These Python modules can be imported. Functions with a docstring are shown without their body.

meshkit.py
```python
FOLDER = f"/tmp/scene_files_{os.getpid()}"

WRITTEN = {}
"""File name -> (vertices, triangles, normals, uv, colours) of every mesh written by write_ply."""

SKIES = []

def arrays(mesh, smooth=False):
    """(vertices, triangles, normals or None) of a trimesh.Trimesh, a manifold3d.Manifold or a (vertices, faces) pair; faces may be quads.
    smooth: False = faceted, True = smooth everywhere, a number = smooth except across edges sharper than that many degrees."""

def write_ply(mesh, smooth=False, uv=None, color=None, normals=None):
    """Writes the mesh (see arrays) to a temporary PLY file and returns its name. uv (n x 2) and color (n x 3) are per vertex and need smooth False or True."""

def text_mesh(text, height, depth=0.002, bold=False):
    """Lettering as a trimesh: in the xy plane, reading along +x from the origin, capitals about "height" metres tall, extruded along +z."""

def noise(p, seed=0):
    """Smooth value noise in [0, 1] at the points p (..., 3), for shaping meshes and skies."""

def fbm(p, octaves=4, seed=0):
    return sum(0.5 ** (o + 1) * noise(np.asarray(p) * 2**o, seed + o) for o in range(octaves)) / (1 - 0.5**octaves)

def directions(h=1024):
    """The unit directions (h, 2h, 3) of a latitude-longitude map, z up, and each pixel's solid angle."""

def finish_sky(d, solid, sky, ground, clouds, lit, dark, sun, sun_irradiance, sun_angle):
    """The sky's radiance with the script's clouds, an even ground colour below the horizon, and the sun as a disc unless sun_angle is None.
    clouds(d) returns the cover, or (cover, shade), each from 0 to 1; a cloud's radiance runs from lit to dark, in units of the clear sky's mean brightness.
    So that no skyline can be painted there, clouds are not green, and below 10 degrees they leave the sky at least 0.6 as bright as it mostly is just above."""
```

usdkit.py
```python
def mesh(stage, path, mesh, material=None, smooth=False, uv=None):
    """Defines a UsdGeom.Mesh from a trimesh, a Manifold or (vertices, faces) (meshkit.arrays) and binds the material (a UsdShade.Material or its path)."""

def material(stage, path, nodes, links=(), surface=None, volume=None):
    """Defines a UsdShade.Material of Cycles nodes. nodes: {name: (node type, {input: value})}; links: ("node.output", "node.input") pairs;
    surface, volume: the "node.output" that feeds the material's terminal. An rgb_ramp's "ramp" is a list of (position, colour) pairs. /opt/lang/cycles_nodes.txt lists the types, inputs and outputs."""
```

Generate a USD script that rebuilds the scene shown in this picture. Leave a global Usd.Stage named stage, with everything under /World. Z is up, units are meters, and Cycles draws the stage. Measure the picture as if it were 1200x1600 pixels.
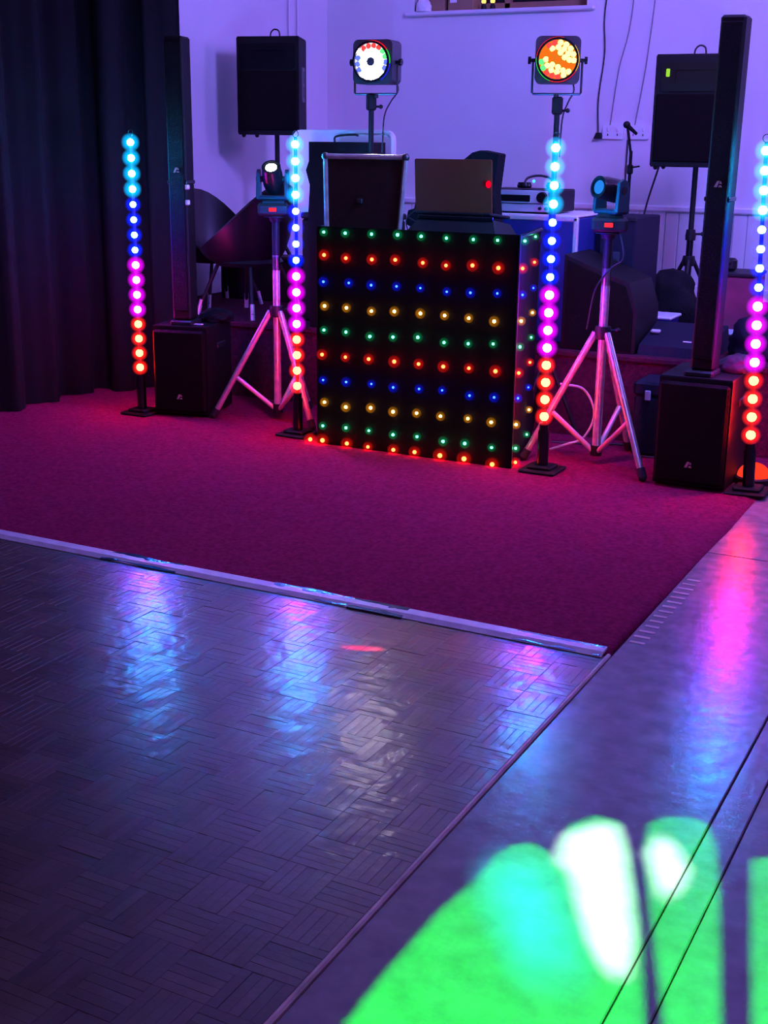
import math, random
import numpy as np
import trimesh
import shapely.geometry as sg
import usdkit
from meshkit import noise, fbm
from pxr import Usd, UsdGeom, UsdLux, UsdShade, Gf, Sdf, Vt

rnd = random.Random(7)
rng = np.random.default_rng(7)
stage = Usd.Stage.CreateInMemory()
UsdGeom.SetStageUpAxis(stage, 'Z')
UsdGeom.SetStageMetersPerUnit(stage, 1.0)
UsdGeom.Xform.Define(stage, '/World')
UsdGeom.Scope.Define(stage, '/World/Looks')

# ------------------------------------------------------------------ camera
YAW, PITCH, ROLL, FPX = -0.47976248, 0.28382861, 0.01120964, 1984.2
EYE = np.array([0.0, 0.0, 1.5])
fw = np.array([math.sin(YAW) * math.cos(PITCH), math.cos(YAW) * math.cos(PITCH), -math.sin(PITCH)])
r0 = np.array([math.cos(YAW), -math.sin(YAW), 0.0])
u0 = np.cross(r0, fw)
rt = math.cos(ROLL) * r0 + math.sin(ROLL) * u0
up = -math.sin(ROLL) * r0 + math.cos(ROLL) * u0
cam = UsdGeom.Camera.Define(stage, '/World/camera')
cam.AddTransformOp().Set(Gf.Matrix4d(*rt, 0, *up, 0, *(-fw), 0, *EYE, 1))
cam.CreateHorizontalApertureAttr(36.0)
cam.CreateVerticalApertureAttr(48.0)
cam.CreateFocalLengthAttr(FPX / 1200 * 36.0)
cam.CreateClippingRangeAttr(Gf.Vec2f(0.05, 100))
cam.CreateExposureAttr(0.0)

# ------------------------------------------------------------------ room lamps and added fills
used = {}
def unique(parent, name):
    k = parent + '/' + name
    n = used.get(k, 0); used[k] = n + 1
    return k if n == 0 else f'{k}_{n:03d}'

def aim(prim, pos, to):
    d = np.array(pos, float) - np.array(to, float)
    d /= np.linalg.norm(d)
    x = np.cross([0, 0, 1.0], d); x /= np.linalg.norm(x)
    y = np.cross(d, x)
    UsdGeom.Xformable(prim).AddTransformOp().Set(Gf.Matrix4d(*x, 0, *y, 0, *d, 0, *map(float, pos), 1))

def disk(name, pos, to, radius, color, intensity):
    l = UsdLux.DiskLight.Define(stage, '/World/' + name)
    l.CreateRadiusAttr(radius); l.CreateColorAttr(Gf.Vec3f(*color)); l.CreateIntensityAttr(intensity)
    aim(l, pos, to)

def spot(name, pos, to, color, intensity, radius=0.004, cone=None, soft=0.0):
    l = UsdLux.SphereLight.Define(stage, unique('/World', name))
    l.CreateRadiusAttr(radius); l.CreateColorAttr(Gf.Vec3f(*color)); l.CreateIntensityAttr(intensity)
    if cone:
        s = UsdLux.ShapingAPI.Apply(l.GetPrim())
        s.CreateShapingConeAngleAttr(cone); s.CreateShapingConeSoftnessAttr(soft)
    aim(l, pos, to)

# hall and stage washes: unseen purple fills added to brighten, all above the frame
disk('added_hall_fill', (0.6, 2.6, 3.7), (-3.4, 7.0, 0.6), 0.30, (0.19, 0.10, 1.0), 42)
disk('added_stage_fill', (-0.6, 5.4, 3.7), (-3.6, 9.0, 1.7), 0.40, (0.26, 0.17, 1.0), 115)
disk('side_wash_light', (1.6, 8.0, 3.2), (-5.2, 7.8, 1.4), 0.55, (0.34, 0.17, 1.0), 27)
disk('added_warm_fill', (-2.2, -2.5, 3.4), (-1.6, 1.2, 0.0), 0.35, (1.0, 0.42, 0.30), 8)  # unseen warm fill added to tint the near floor; no bar is known
disk('house_lamp', (1.8, -1.2, 3.3), (-2.4, 5.6, 0.8), 0.25, (1.0, 0.50, 0.32), 9)

# ------------------------------------------------------------------ materials
def mat(name, color, rough=0.5, metal=0.0, var=0.0, vscale=8.0, bump=0.0, bscale=120.0, sheen=0.0, spec=0.5, rvar=0.0, rscale=6.0, stretch=(1, 1, 1)):
    p = '/World/Looks/' + name
    n = {'p': ('principled_bsdf', {'base_color': color, 'roughness': rough, 'metallic': metal, 'sheen_weight': sheen, 'specular_ior_level': spec}),
         'tc': ('texture_coordinate', {}), 'mp': ('mapping', {'scale': stretch})}
    l = [('tc.object', 'mp.vector')]
    if var:
        n['n'] = ('noise_texture', {'scale': vscale, 'detail': 4.0})
        a = [max(0, c * (1 - var)) for c in color]; b = [min(1, c * (1 + var)) for c in color]
        n['r'] = ('rgb_ramp', {'ramp': [(0.3, a), (0.7, b)]})
        l += [('mp.vector', 'n.vector'), ('n.fac', 'r.fac'), ('r.color', 'p.base_color')]
    if rvar:
        n['rn'] = ('noise_texture', {'scale': rscale, 'detail': 5.0})
        n['rm'] = ('map_range', {'from_min': 0.3, 'from_max': 0.7, 'to_min': max(0.02, rough - rvar), 'to_max': rough + rvar})
        l += [('mp.vector', 'rn.vector'), ('rn.fac', 'rm.value'), ('rm.result', 'p.roughness')]
    if bump:
        n['bn'] = ('noise_texture', {'scale': bscale, 'detail': 3.0})
        n['b'] = ('bump', {'strength': bump, 'distance': 0.01})
        l += [('mp.vector', 'bn.vector'), ('bn.fac', 'b.height'), ('b.normal', 'p.normal')]
    return usdkit.material(stage, p, n, l, surface='p.BSDF')

def glow(name, color, strength):
    return usdkit.material(stage, '/World/Looks/' + name, {'e': ('emission', {'color': color, 'strength': strength})}, [], surface='e.emission')

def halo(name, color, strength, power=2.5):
    # glow shell added around an LED to imitate bloom: clear towards its rim
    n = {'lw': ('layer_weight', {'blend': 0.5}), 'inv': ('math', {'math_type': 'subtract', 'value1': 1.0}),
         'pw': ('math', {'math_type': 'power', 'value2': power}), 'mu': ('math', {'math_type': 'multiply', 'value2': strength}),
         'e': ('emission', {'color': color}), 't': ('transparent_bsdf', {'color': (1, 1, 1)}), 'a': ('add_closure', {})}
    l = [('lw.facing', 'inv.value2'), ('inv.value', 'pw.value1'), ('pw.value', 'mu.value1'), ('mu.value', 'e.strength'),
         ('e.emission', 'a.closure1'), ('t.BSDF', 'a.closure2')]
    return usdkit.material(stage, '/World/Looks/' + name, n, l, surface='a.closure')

M = {}
M['wall'] = mat('painted_wall', (0.74, 0.72, 0.74), 0.55, var=0.05, vscale=1.5, bump=0.12, bscale=25)
M['gloss_white'] = mat('gloss_white_paint', (0.74, 0.72, 0.75), 0.28, var=0.05, vscale=4, bump=0.08, bscale=30)
M['curtain'] = mat('black_curtain', (0.0038, 0.003, 0.0042), 0.9, var=0.25, vscale=20, spec=0.2)
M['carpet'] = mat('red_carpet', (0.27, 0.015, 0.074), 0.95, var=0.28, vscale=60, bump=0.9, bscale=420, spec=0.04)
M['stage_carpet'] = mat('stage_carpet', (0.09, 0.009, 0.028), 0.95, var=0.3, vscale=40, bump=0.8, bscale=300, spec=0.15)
M['screed'] = mat('dark_subfloor', (0.05, 0.04, 0.035), 0.8)
M['board'] = mat('worn_floor_board', (0.195, 0.175, 0.18), 0.25, var=0.16, vscale=14, bump=0.10, bscale=30, rvar=0.06, rscale=16)
M['bead'] = mat('wood_bead', (0.42, 0.33, 0.27), 0.4, var=0.3, vscale=12)
M['trim'] = mat('white_tape', (0.62, 0.58, 0.62), 0.38, var=0.12, vscale=20, bump=0.15, bscale=40)
M['foil'] = mat('shiny_foil_tape', (0.30, 0.45, 0.72), 0.24, 1.0, bump=0.5, bscale=26)
M['gaffer'] = mat('black_gaffer_tape', (0.03, 0.035, 0.04), 0.45, bump=0.5, bscale=40)
M['black_box'] = mat('black_textured_paint', (0.0045, 0.0036, 0.0036), 0.55, bump=0.25, bscale=260, spec=0.22)
M['grille'] = mat('black_speaker_grille', (0.0065, 0.0045, 0.0038), 0.65, bump=0.6, bscale=420, spec=0.08)
M['black_gloss'] = mat('black_gloss_plastic', (0.006, 0.006, 0.007), 0.25, spec=0.35)
M['black_matt'] = mat('black_matt_plastic', (0.008, 0.008, 0.009), 0.55, spec=0.3)
M['dark_grey'] = mat('dark_grey_plastic', (0.05, 0.05, 0.055), 0.45)
M['mid_grey'] = mat('grey_handle_plastic', (0.14, 0.13, 0.14), 0.5)
M['wire_grey'] = mat('grey_wire', (0.22, 0.21, 0.22), 0.6)
M['cloth'] = mat('black_booth_cloth', (0.005, 0.004, 0.006), 0.9, var=0.3, vscale=60, spec=0.12)
M['alu'] = mat('brushed_aluminium', (0.66, 0.64, 0.60), 0.22, 0.65, rvar=0.06, rscale=20)
M['alu_matt'] = mat('matt_aluminium', (0.62, 0.60, 0.58), 0.4, 0.35)
M['steel'] = mat('dark_steel', (0.10, 0.10, 0.11), 0.35, 0.8)
M['rubber'] = mat('black_rubber', (0.015, 0.015, 0.015), 0.8)
M['lid_panel'] = mat('black_laminate', (0.030, 0.013, 0.009), 0.7, var=0.2, vscale=40, spec=0.2)
M['laptop'] = mat('bronze_laptop_shell', (0.21, 0.032, 0.010), 0.6, 0.0, spec=0.2)
M['silver_face'] = mat('silver_amplifier_face', (0.50, 0.50, 0.53), 0.4, 0.15)
M['blue_case'] = mat('blue_flight_case_laminate', (0.015, 0.025, 0.17), 0.5, bump=0.1, spec=0.3)
M['white_plastic'] = mat('white_plastic', (0.78, 0.78, 0.80), 0.35)
M['blue_plastic'] = mat('blue_plastic', (0.02, 0.06, 0.55), 0.35)
M['bag'] = mat('black_nylon_bag', (0.007, 0.006, 0.008), 0.8, spec=0.15, bump=0.5, bscale=60)
M['red_board'] = mat('dark_red_board', (0.20, 0.03, 0.07), 0.6, var=0.2)
M['card'] = mat('brown_cardboard', (0.30, 0.17, 0.10), 0.8, var=0.15, vscale=10)
M['navy_case'] = mat('navy_vinyl_case', (0.010, 0.009, 0.022), 0.7, spec=0.2, bump=0.3, bscale=160)
M['chair'] = mat('black_moulded_seat', (0.010, 0.007, 0.009), 0.4, spec=0.35)
M['cable'] = mat('black_cable', (0.02, 0.02, 0.022), 0.5)
M['white_cable'] = mat('white_cable', (0.72, 0.70, 0.74), 0.4)
M['logo'] = mat('silver_badge', (0.55, 0.45, 0.40), 0.35, 0.4)
M['window_dark'] = mat('dark_window_glass', (0.02, 0.02, 0.022), 0.1)
M['pink_tube'] = mat('pale_wrap', (0.02, 0.018, 0.022), 0.6, spec=0.2, bump=0.4, bscale=30)
M['teal'] = mat('teal_moving_head_shell', (0.008, 0.04, 0.05), 0.35)

LED = {'cyan': ((0.010, 0.40, 1.0), (0.0, 0.42, 0.95)), 'blue': ((0.003, 0.013, 1.0), (0.0, 0.012, 1.0)),
       'magenta': ((1.0, 0.013, 1.0), (0.75, 0.0, 0.9)), 'red': ((1.0, 0.013, 0.0035), (1.0, 0.012, 0.004)),
       'green': ((0.030, 1.0, 0.35), (0.0, 0.30, 0.08)), 'yellow': ((1.0, 0.50, 0.05), (0.9, 0.28, 0.0))}
TUBE_L = {'cyan': 380, 'blue': 520, 'magenta': 125, 'red': 170}
for k, (core, hal) in LED.items():
    if k in TUBE_L:
        M['tube_' + k] = glow('tube_led_' + k, core, TUBE_L[k])
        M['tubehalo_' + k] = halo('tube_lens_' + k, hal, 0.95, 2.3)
    s = {'green': 22, 'yellow': 26, 'red': 70, 'blue': 60}.get(k)
    if s:
        M['cloth_' + k] = glow('cloth_led_' + k, core, s)
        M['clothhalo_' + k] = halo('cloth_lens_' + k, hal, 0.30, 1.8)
M['red_display'] = glow('red_display', (1.0, 0.02, 0.04), 1.6)
M['blue_display'] = glow('blue_indicator', (0.05, 0.4, 1.0), 2.5)
M['cyan_lens'] = glow('cyan_lens', (0.02, 0.25, 0.9), 1.0)
M['white_lens'] = glow('white_lens', (1.0, 0.95, 0.95), 14)
M['red_lens'] = glow('red_floor_lens', (1.0, 0.030, 0.012), 1.6)
M['red_dot'] = glow('red_indicator', (1.0, 0.0, 0.02), 1.5)
M['lime_dot'] = glow('lime_indicator', (0.35, 0.75, 0.05), 1.0)
M['warm_bulb'] = glow('warm_bulb', (1.0, 0.65, 0.15), 1.6)
for k, c, s in (('dish_white', (1.0, 0.85, 1.0), 2.0), ('dish_amber', (1.0, 0.28, 0.02), 0.75), ('rim_red', (1.0, 0.01, 0.02), 1.1), ('rim_green', (0.02, 0.8, 0.05), 0.9), ('rim_blue', (0.02, 0.03, 1.0), 0.9), ('rim_yellow', (1.0, 0.6, 0.05), 1.0), ('white', (1.0, 0.85, 0.95), 65), ('red', (1.0, 0.03, 0.03), 2.5), ('green', (0.05, 1.0, 0.10), 3), ('blue', (0.05, 0.08, 1.0), 3), ('yellow', (1.0, 0.75, 0.12), 5), ('amber', (1.0, 0.16, 0.01), 1.1)):
    M['par_' + k] = glow('par_lens_' + k, c, s)

# ------------------------------------------------------------------ geometry helpers
def cbox(sx, sy, sz, ch=0.006, at=(0, 0, 0)):
    """box with chamfered edges, centred on x, y and standing on z=at[2]"""
    hx, hy, hz = sx / 2, sy / 2, sz / 2
    ch = min(ch, hx * .9, hy * .9, hz * .9)
    P = []
    for a in (-1, 1):
        for b in (-1, 1):
            for c in (-1, 1):
                P += [(a * (hx - ch), b * (hy - ch), c * hz), (a * (hx - ch), b * hy, c * (hz - ch)), (a * hx, b * (hy - ch), c * (hz - ch))]
    m = trimesh.convex.convex_hull(np.array(P))
    m.apply_translation((at[0], at[1], at[2] + hz))
    return m

def hull(pts):
    return trimesh.convex.convex_hull(np.array(pts, float))

def rod(p, q, r, r2=None, seg=14):
    p, q = np.array(p, float), np.array(q, float)
    d = q - p; L = np.linalg.norm(d); d /= L
    a = np.cross(d, [0, 0, 1.0] if abs(d[2]) < .9 else [1.0, 0, 0]); a /= np.linalg.norm(a)
    b = np.cross(d, a)
    r2 = r if r2 is None else r2
    t = np.linspace(0, 2 * np.pi, seg, endpoint=False)
    ring = np.cos(t)[:, None] * a + np.sin(t)[:, None] * b
    v = np.vstack([p + r * ring, q + r2 * ring, [p], [q]])
    f = []
    for i in range(seg):
        j = (i + 1) % seg
        f += [(i, seg + i, seg + j), (i, seg + j, j), (2 * seg, i, j), (2 * seg + 1, seg + j, seg + i)]
    m = trimesh.Trimesh(v, f, process=False)
    if m.volume < 0: m.invert()
    return m

def tube(pts, r, seg=8, sub=6):
    pts = np.array(pts, float)
    if sub > 1 and len(pts) > 2:   # Catmull-Rom
        P = np.vstack([2 * pts[0] - pts[1], pts, 2 * pts[-1] - pts[-2]]); out = []
        for i in range(1, len(P) - 2):
            for t in np.linspace(0, 1, sub, endpoint=False):
                p0, p1, p2, p3 = P[i - 1:i + 3]
                out.append(.5 * (2 * p1 + (p2 - p0) * t + (2 * p0 - 5 * p1 + 4 * p2 - p3) * t * t + (3 * p1 - p0 - 3 * p2 + p3) * t ** 3))
        out.append(P[-2]); pts = np.array(out)
    tan = np.gradient(pts, axis=0); tan /= np.linalg.norm(tan, axis=1)[:, None] + 1e-12
    a = np.cross(tan[0], [0.3, 0.2, 0.9]); a /= np.linalg.norm(a)
    th = np.linspace(0, 2 * np.pi, seg, endpoint=False); V = []
    for p, t in zip(pts, tan):
        a = a - t * (a @ t); a /= np.linalg.norm(a); b = np.cross(t, a)
        V.append(p + r * (np.cos(th)[:, None] * a + np.sin(th)[:, None] * b))
    n = len(pts); V = np.vstack(V + [[pts[0]], [pts[-1]]]); f = []
    for k in range(n - 1):
        for i in range(seg):
            j = (i + 1) % seg
            f += [(k * seg + i, k * seg + j, (k + 1) * seg + j), (k * seg + i, (k + 1) * seg + j, (k + 1) * seg + i)]
    for i in range(seg):
        j = (i + 1) % seg
        f += [(n * seg, j, i), (n * seg + 1, (n - 1) * seg + i, (n - 1) * seg + j)]
    return trimesh.Trimesh(V, f, process=False)

def lathe(profile, seg=24):
    return trimesh.creation.revolve(np.array(profile, float), sections=seg)

def ball(r, at=(0, 0, 0), sub=2, scale=(1, 1, 1)):
    m = trimesh.creation.icosphere(sub, r); m.apply_scale(scale); m.apply_translation(at); return m

def extrude(poly, d):
    return trimesh.creation.extrude_polygon(poly if hasattr(poly, 'exterior') else sg.Polygon(poly), d, engine='earcut')

def upright(poly, d, y0=0.0):
    """polygon in x, z extruded along +y from y0"""
    m = extrude(poly, d)
    m.apply_transform(np.array([[1, 0, 0, 0], [0, 0, 1, 0], [0, 1, 0, 0], [0, 0, 0, 1.0]])); m.invert()
    m.apply_translation((0, y0, 0)); m.fix_normals(); return m

def rrect(w, h, r, n=5):
    return sg.box(-w / 2 + r, -h / 2 + r, w / 2 - r, h / 2 - r).buffer(r, quad_segs=n)

def cat(*ms): return trimesh.util.concatenate([m for m in ms])
def mv(m, t=(0, 0, 0), rx=0, ry=0, rz=0):
    m = m.copy()
    for a, ax in ((rx, (1, 0, 0)), (ry, (0, 1, 0)), (rz, (0, 0, 1))):
        if a: m.apply_transform(trimesh.transformations.rotation_matrix(math.radians(a), ax))
    m.apply_translation(t); return m

def path_of(o): return '/World' if o is None else str(o.GetPath())
def tag(o, label=None, category=None, group=None, kind=None):
    p = o.GetPrim() if hasattr(o, 'GetPrim') else o
    for k, v in (('label', label), ('category', category), ('group', group), ('kind', kind)):
        if v: p.SetCustomDataByKey(k, v)
    return p

def part(name, mesh, m, parent=None, label=None, smooth=35, kind=None):
    x = usdkit.mesh(stage, unique(path_of(parent), name), mesh, M[m] if isinstance(m, str) else m, smooth=smooth)
    return tag(x, label, kind=kind)

def thing(name, label, category, loc=(0, 0, 0), rz=0, group=None, rx=0, ry=0):
    x = UsdGeom.Xform.Define(stage, unique('/World', name))
    x.AddTranslateOp().Set(Gf.Vec3d(*map(float, loc)))
    if rz: x.AddRotateZOp().Set(float(rz))
    if ry: x.AddRotateYOp().Set(float(ry))
    if rx: x.AddRotateXOp().Set(float(rx))
    return tag(x, label, category, group)

def single(name, label, category, mesh, m, group=None, smooth=35, kind=None):
    return tag(part(name, mesh, m, None, smooth=smooth), label, category, group, kind)

def copy_of(src, label, loc, rz=0, group=None, ry=0, rx=0, scale=1.0):
    x = UsdGeom.Xform.Define(stage, unique('/World', src.GetName().rstrip('0123456789').rstrip('_')))
    was = src.GetCustomData()
    x.GetPrim().GetReferences().AddInternalReference(src.GetPath())
    x.ClearXformOpOrder()
    op = x.AddTransformOp(opSuffix='place')
    R = Gf.Matrix4d().SetRotate(Gf.Rotation(Gf.Vec3d(1, 0, 0), rx)) * Gf.Matrix4d().SetRotate(Gf.Rotation(Gf.Vec3d(0, 1, 0), ry)) * Gf.Matrix4d().SetRotate(Gf.Rotation(Gf.Vec3d(0, 0, 1), rz))
    op.Set(Gf.Matrix4d().SetScale(scale) * R * Gf.Matrix4d().SetTranslate(Gf.Vec3d(*map(float, loc))))
    x.SetXformOpOrder([op])
    x.GetPrim().SetInstanceable(True)
    return tag(x, label, was.get('category'), group or was.get('group'))

def struct(name, mesh, m, parent=None, smooth=False):
    x = part(name, mesh, m, parent, smooth=smooth)
    if parent is None: tag(x, kind='structure')
    return x

def group_struct(name):
    x = UsdGeom.Xform.Define(stage, '/World/' + name)
    return tag(x, kind='structure')

def slab(x0, x1, y0, y1, z0, z1):
    m = trimesh.creation.box((x1 - x0, y1 - y0, z1 - z0)); m.apply_translation(((x0 + x1) / 2, (y0 + y1) / 2, (z0 + z1) / 2)); return m

# ================================================================== THE SETTING
XL, YB, SY, SZ = -5.25, 9.05, 6.33, 0.46       # left wall, back wall, stage front, stage height
CX, CY = -1.055, 3.52                          # right and front edge of the carpet / parquet

fl = group_struct('floor')
part('subfloor', slab(XL, 4.0, -4.0, SY, -0.14, -0.022), 'screed', fl, smooth=False)

# long boards right of the carpet: each with eased edges
def board(x0, x1, y0, y1, dz=0.0):
    m = cbox(x1 - x0 - (0.0012 if x1 < -0.4 and x0 < -0.5 and x0 > -0.6 else 0.004), y1 - y0 - 0.005, 0.02, 0.0025, ((x0 + x1) / 2, (y0 + y1) / 2, -0.02 + dz)); return m
for x0, x1, cuts, dz in ((CX + 0.012, -0.53, (-1.0, 0.9, 4.69, 6.33), 0), (-0.53, -0.455, (-1.0, 0.6, 6.33), -0.0012), (-0.455, -0.16, (-1.0, 0.3, 6.33), -0.001),
                      (-0.16, 0.36, (-1.0, 1.6, 4.5, 6.33), 0), (0.36, 0.9, (-1.0, 2.2, 6.33), 0), (0.9, 1.5, (-1.0, 3.4, 6.33), 0)):
    for a, b in zip(cuts, cuts[1:]):
        part('floor_board', board(x0, x1, a, b, dz), 'board', fl, smooth=False)
part('floor_board', slab(1.5, 4.0, -4.0, 6.33, -0.022, -0.001), 'board', fl, smooth=False)
part('floor_board', slab(XL, 1.5, -4.0, -1.002, -0.022, -0.001), 'board', fl, smooth=False)
# raised bead between parquet and boards
part('edge_bead', cbox(0.014, CY + 1.0, 0.026, 0.004, (CX + 0.005, (CY - 1.0) / 2, -0.02)), 'bead', fl, smooth=False)
# worn dashes of old tape along the carpet's right edge
for k in range(14):
    y = 3.66 + k * 0.052
    part('tape_dash', cbox(0.045 + 0.012 * rnd.random(), 0.018, 0.0012, 0.0004, (-1.005 + 0.006 * rnd.random(), y, 0.0)), 'bead', fl, smooth=False)

# mosaic parquet: squares of five fingers, turned in alternate squares
S, NF = 0.12, 5
W = S / NF
fingers = []
def finger_box(x0, x1, y0, y1, tilt, dz):
    g, c = 0.0001, 0.0006
    x0 += g; x1 -= g; y0 += g; y1 -= g
    base = [(x0, y0), (x1, y0), (x1, y1), (x0, y1)]
    top = [(x0 + c, y0 + c), (x1 - c, y0 + c), (x1 - c, y1 - c), (x0 + c, y1 - c)]
    cx, cy = (x0 + x1) / 2, (y0 + y1) / 2
    h = lambda x, y: dz + tilt[0] * (x - cx) + tilt[1] * (y - cy)
    v = [(x, y, -0.012) for x, y in base] + [(x, y, h(x, y) - 0.0006) for x, y in base] + [(x, y, h(x, y)) for x, y in top]
    f = [(8, 9, 10), (8, 10, 11)]
    for i in range(4):
        j = (i + 1) % 4
        f += [(i, j, 4 + j), (i, 4 + j, 4 + i), (4 + i, 4 + j, 8 + j), (4 + i, 8 + j, 8 + i)]
    return np.array(v), np.array(f)
for i in range(35):
    for j in range(24):
        x1 = CX - 0.004 - i * S; y1 = CY - 0.012 - j * S
        hor = (i + j) % 2 == 0
        sq = rnd.random()
        for k in range(NF):
            tilt = (rnd.gauss(0, .003), rnd.gauss(0, .003)); dz = rnd.gauss(-0.0006, 0.0003)
            t = np.clip(0.45 * sq + 0.55 * rnd.random(), 0, 1)
            if hor: v, f = finger_box(x1 - S, x1, y1 - (k + 1) * W, y1 - k * W, tilt, min(dz, 0))
            else: v, f = finger_box(x1 - (k + 1) * W, x1 - k * W, y1 - S, y1, tilt, min(dz, 0))
            c = v.mean(0); d = c - EYE; z = d @ fw; px, py = 600 + FPX * (d @ rt) / z, 800 - FPX * (d @ up) / z
            fingers.append((z if (-20 < px < 1220 and -20 < py < 1610) else 99, v, f, t))
fingers.sort(key=lambda a: a[0])
M['parquet'] = usdkit.material(stage, '/World/Looks/parquet_finger_wood', {
    'a': ('attribute', {'attribute': 'tone'}), 'r': ('rgb_ramp', {'ramp': [(0.0, (0.052, 0.038, 0.030)), (0.5, (0.080, 0.057, 0.044)), (1.0, (0.115, 0.083, 0.064))]}),
    'tc': ('texture_coordinate', {}), 'n': ('noise_texture', {'scale': 7.0, 'detail': 5.0}), 'm': ('map_range', {'from_min': 0.3, 'from_max': 0.7, 'to_min': 0.30, 'to_max': 0.46}),
    'g': ('noise_texture', {'scale': 60.0, 'detail': 3.0}), 'b': ('bump', {'strength': 0.10, 'distance': 0.01}), 'w': ('noise_texture', {'scale': 16.0, 'detail': 3.0}), 'wb': ('bump', {'strength': 0.16, 'distance': 0.02}), 'p': ('principled_bsdf', {'specular_ior_level': 0.3, 'coat_weight': 0.75, 'coat_roughness': 0.20})},
    [('a.fac', 'r.fac'), ('r.color', 'p.base_color'), ('tc.object', 'n.vector'), ('n.fac', 'm.value'), ('m.result', 'p.roughness'), ('tc.object', 'g.vector'), ('g.fac', 'b.height'), ('b.normal', 'p.normal'), ('tc.object', 'w.vector'), ('w.fac', 'wb.height'), ('wb.normal', 'p.coat_normal')], surface='p.BSDF')
def toned(prim, t):
    UsdGeom.PrimvarsAPI(prim).CreatePrimvar('tone', Sdf.ValueTypeNames.FloatArray, 'vertex').Set(Vt.FloatArray.FromNumpy(np.asarray(t, np.float32)))
for z, v, f, t in fingers[:300]:
    toned(part('parquet_finger', (v, f), 'parquet', fl, smooth=False), np.full(len(v), t))
V, Fc, T, n = [], [], [], 0
for z, v, f, t in fingers[300:]:
    V.append(v); Fc.append(f + n); T.append(np.full(len(v), t)); n += len(v)
rest = part('parquet_field', (np.vstack(V), np.vstack(Fc)), 'parquet', fl, smooth=False, kind='stuff')
toned(rest, np.concatenate(T))

# carpet in front of and under the disco rig
def carpet_mesh():
    xs = np.linspace(XL, CX, 160); ys = np.linspace(CY, SY, 110)
    X, Y = np.meshgrid(xs, ys, indexing='ij')
    P = np.stack([X, Y, 0 * X], -1)
    Z = 0.009 + 0.003 * (fbm(P * 3.0, 3, 5) - .5) + 0.0015 * (noise(P * 14, 3) - .5)
    edge = np.minimum(CX - X, Y - CY)
    Z = Z * np.clip(edge / 0.012, 0.25, 1)
    X = X + np.where(np.isclose(X, CX), 0.010 * (noise(P * 6, 9) - .5) + 0.022 * np.clip((Y - 3.6) / 1.6, 0, 1), 0)
    v = np.stack([X, Y, Z], -1).reshape(-1, 3); nx, ny = X.shape
    idx = np.arange(nx * ny).reshape(nx, ny)
    a, b, c, d = idx[:-1, :-1].ravel(), idx[1:, :-1].ravel(), idx[1:, 1:].ravel(), idx[:-1, 1:].ravel()
    f = np.vstack([np.stack([a, b, c], 1), np.stack([a, c, d], 1)])
    rim = np.concatenate([idx[:, 0], idx[-1, 1:], idx[-2::-1, -1], idx[0, -2:0:-1]])
    lo = v[rim] * [1, 1, 0] + [0, 0, -0.02]; m = len(rim); base = len(v)
    v = np.vstack([v, lo]); k = np.arange(m); k2 = (k + 1) % m
    f = np.vstack([f, np.stack([rim[k], base + k, base + k2], 1), np.stack([rim[k], base + k2, rim[k2]], 1)])
    return trimesh.Trimesh(v, f, process=False)
single('carpet', 'deep red carpet under the disco rig, meeting the parquet at a pale strip', 'carpet', carpet_mesh(), 'carpet', smooth=True)

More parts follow.
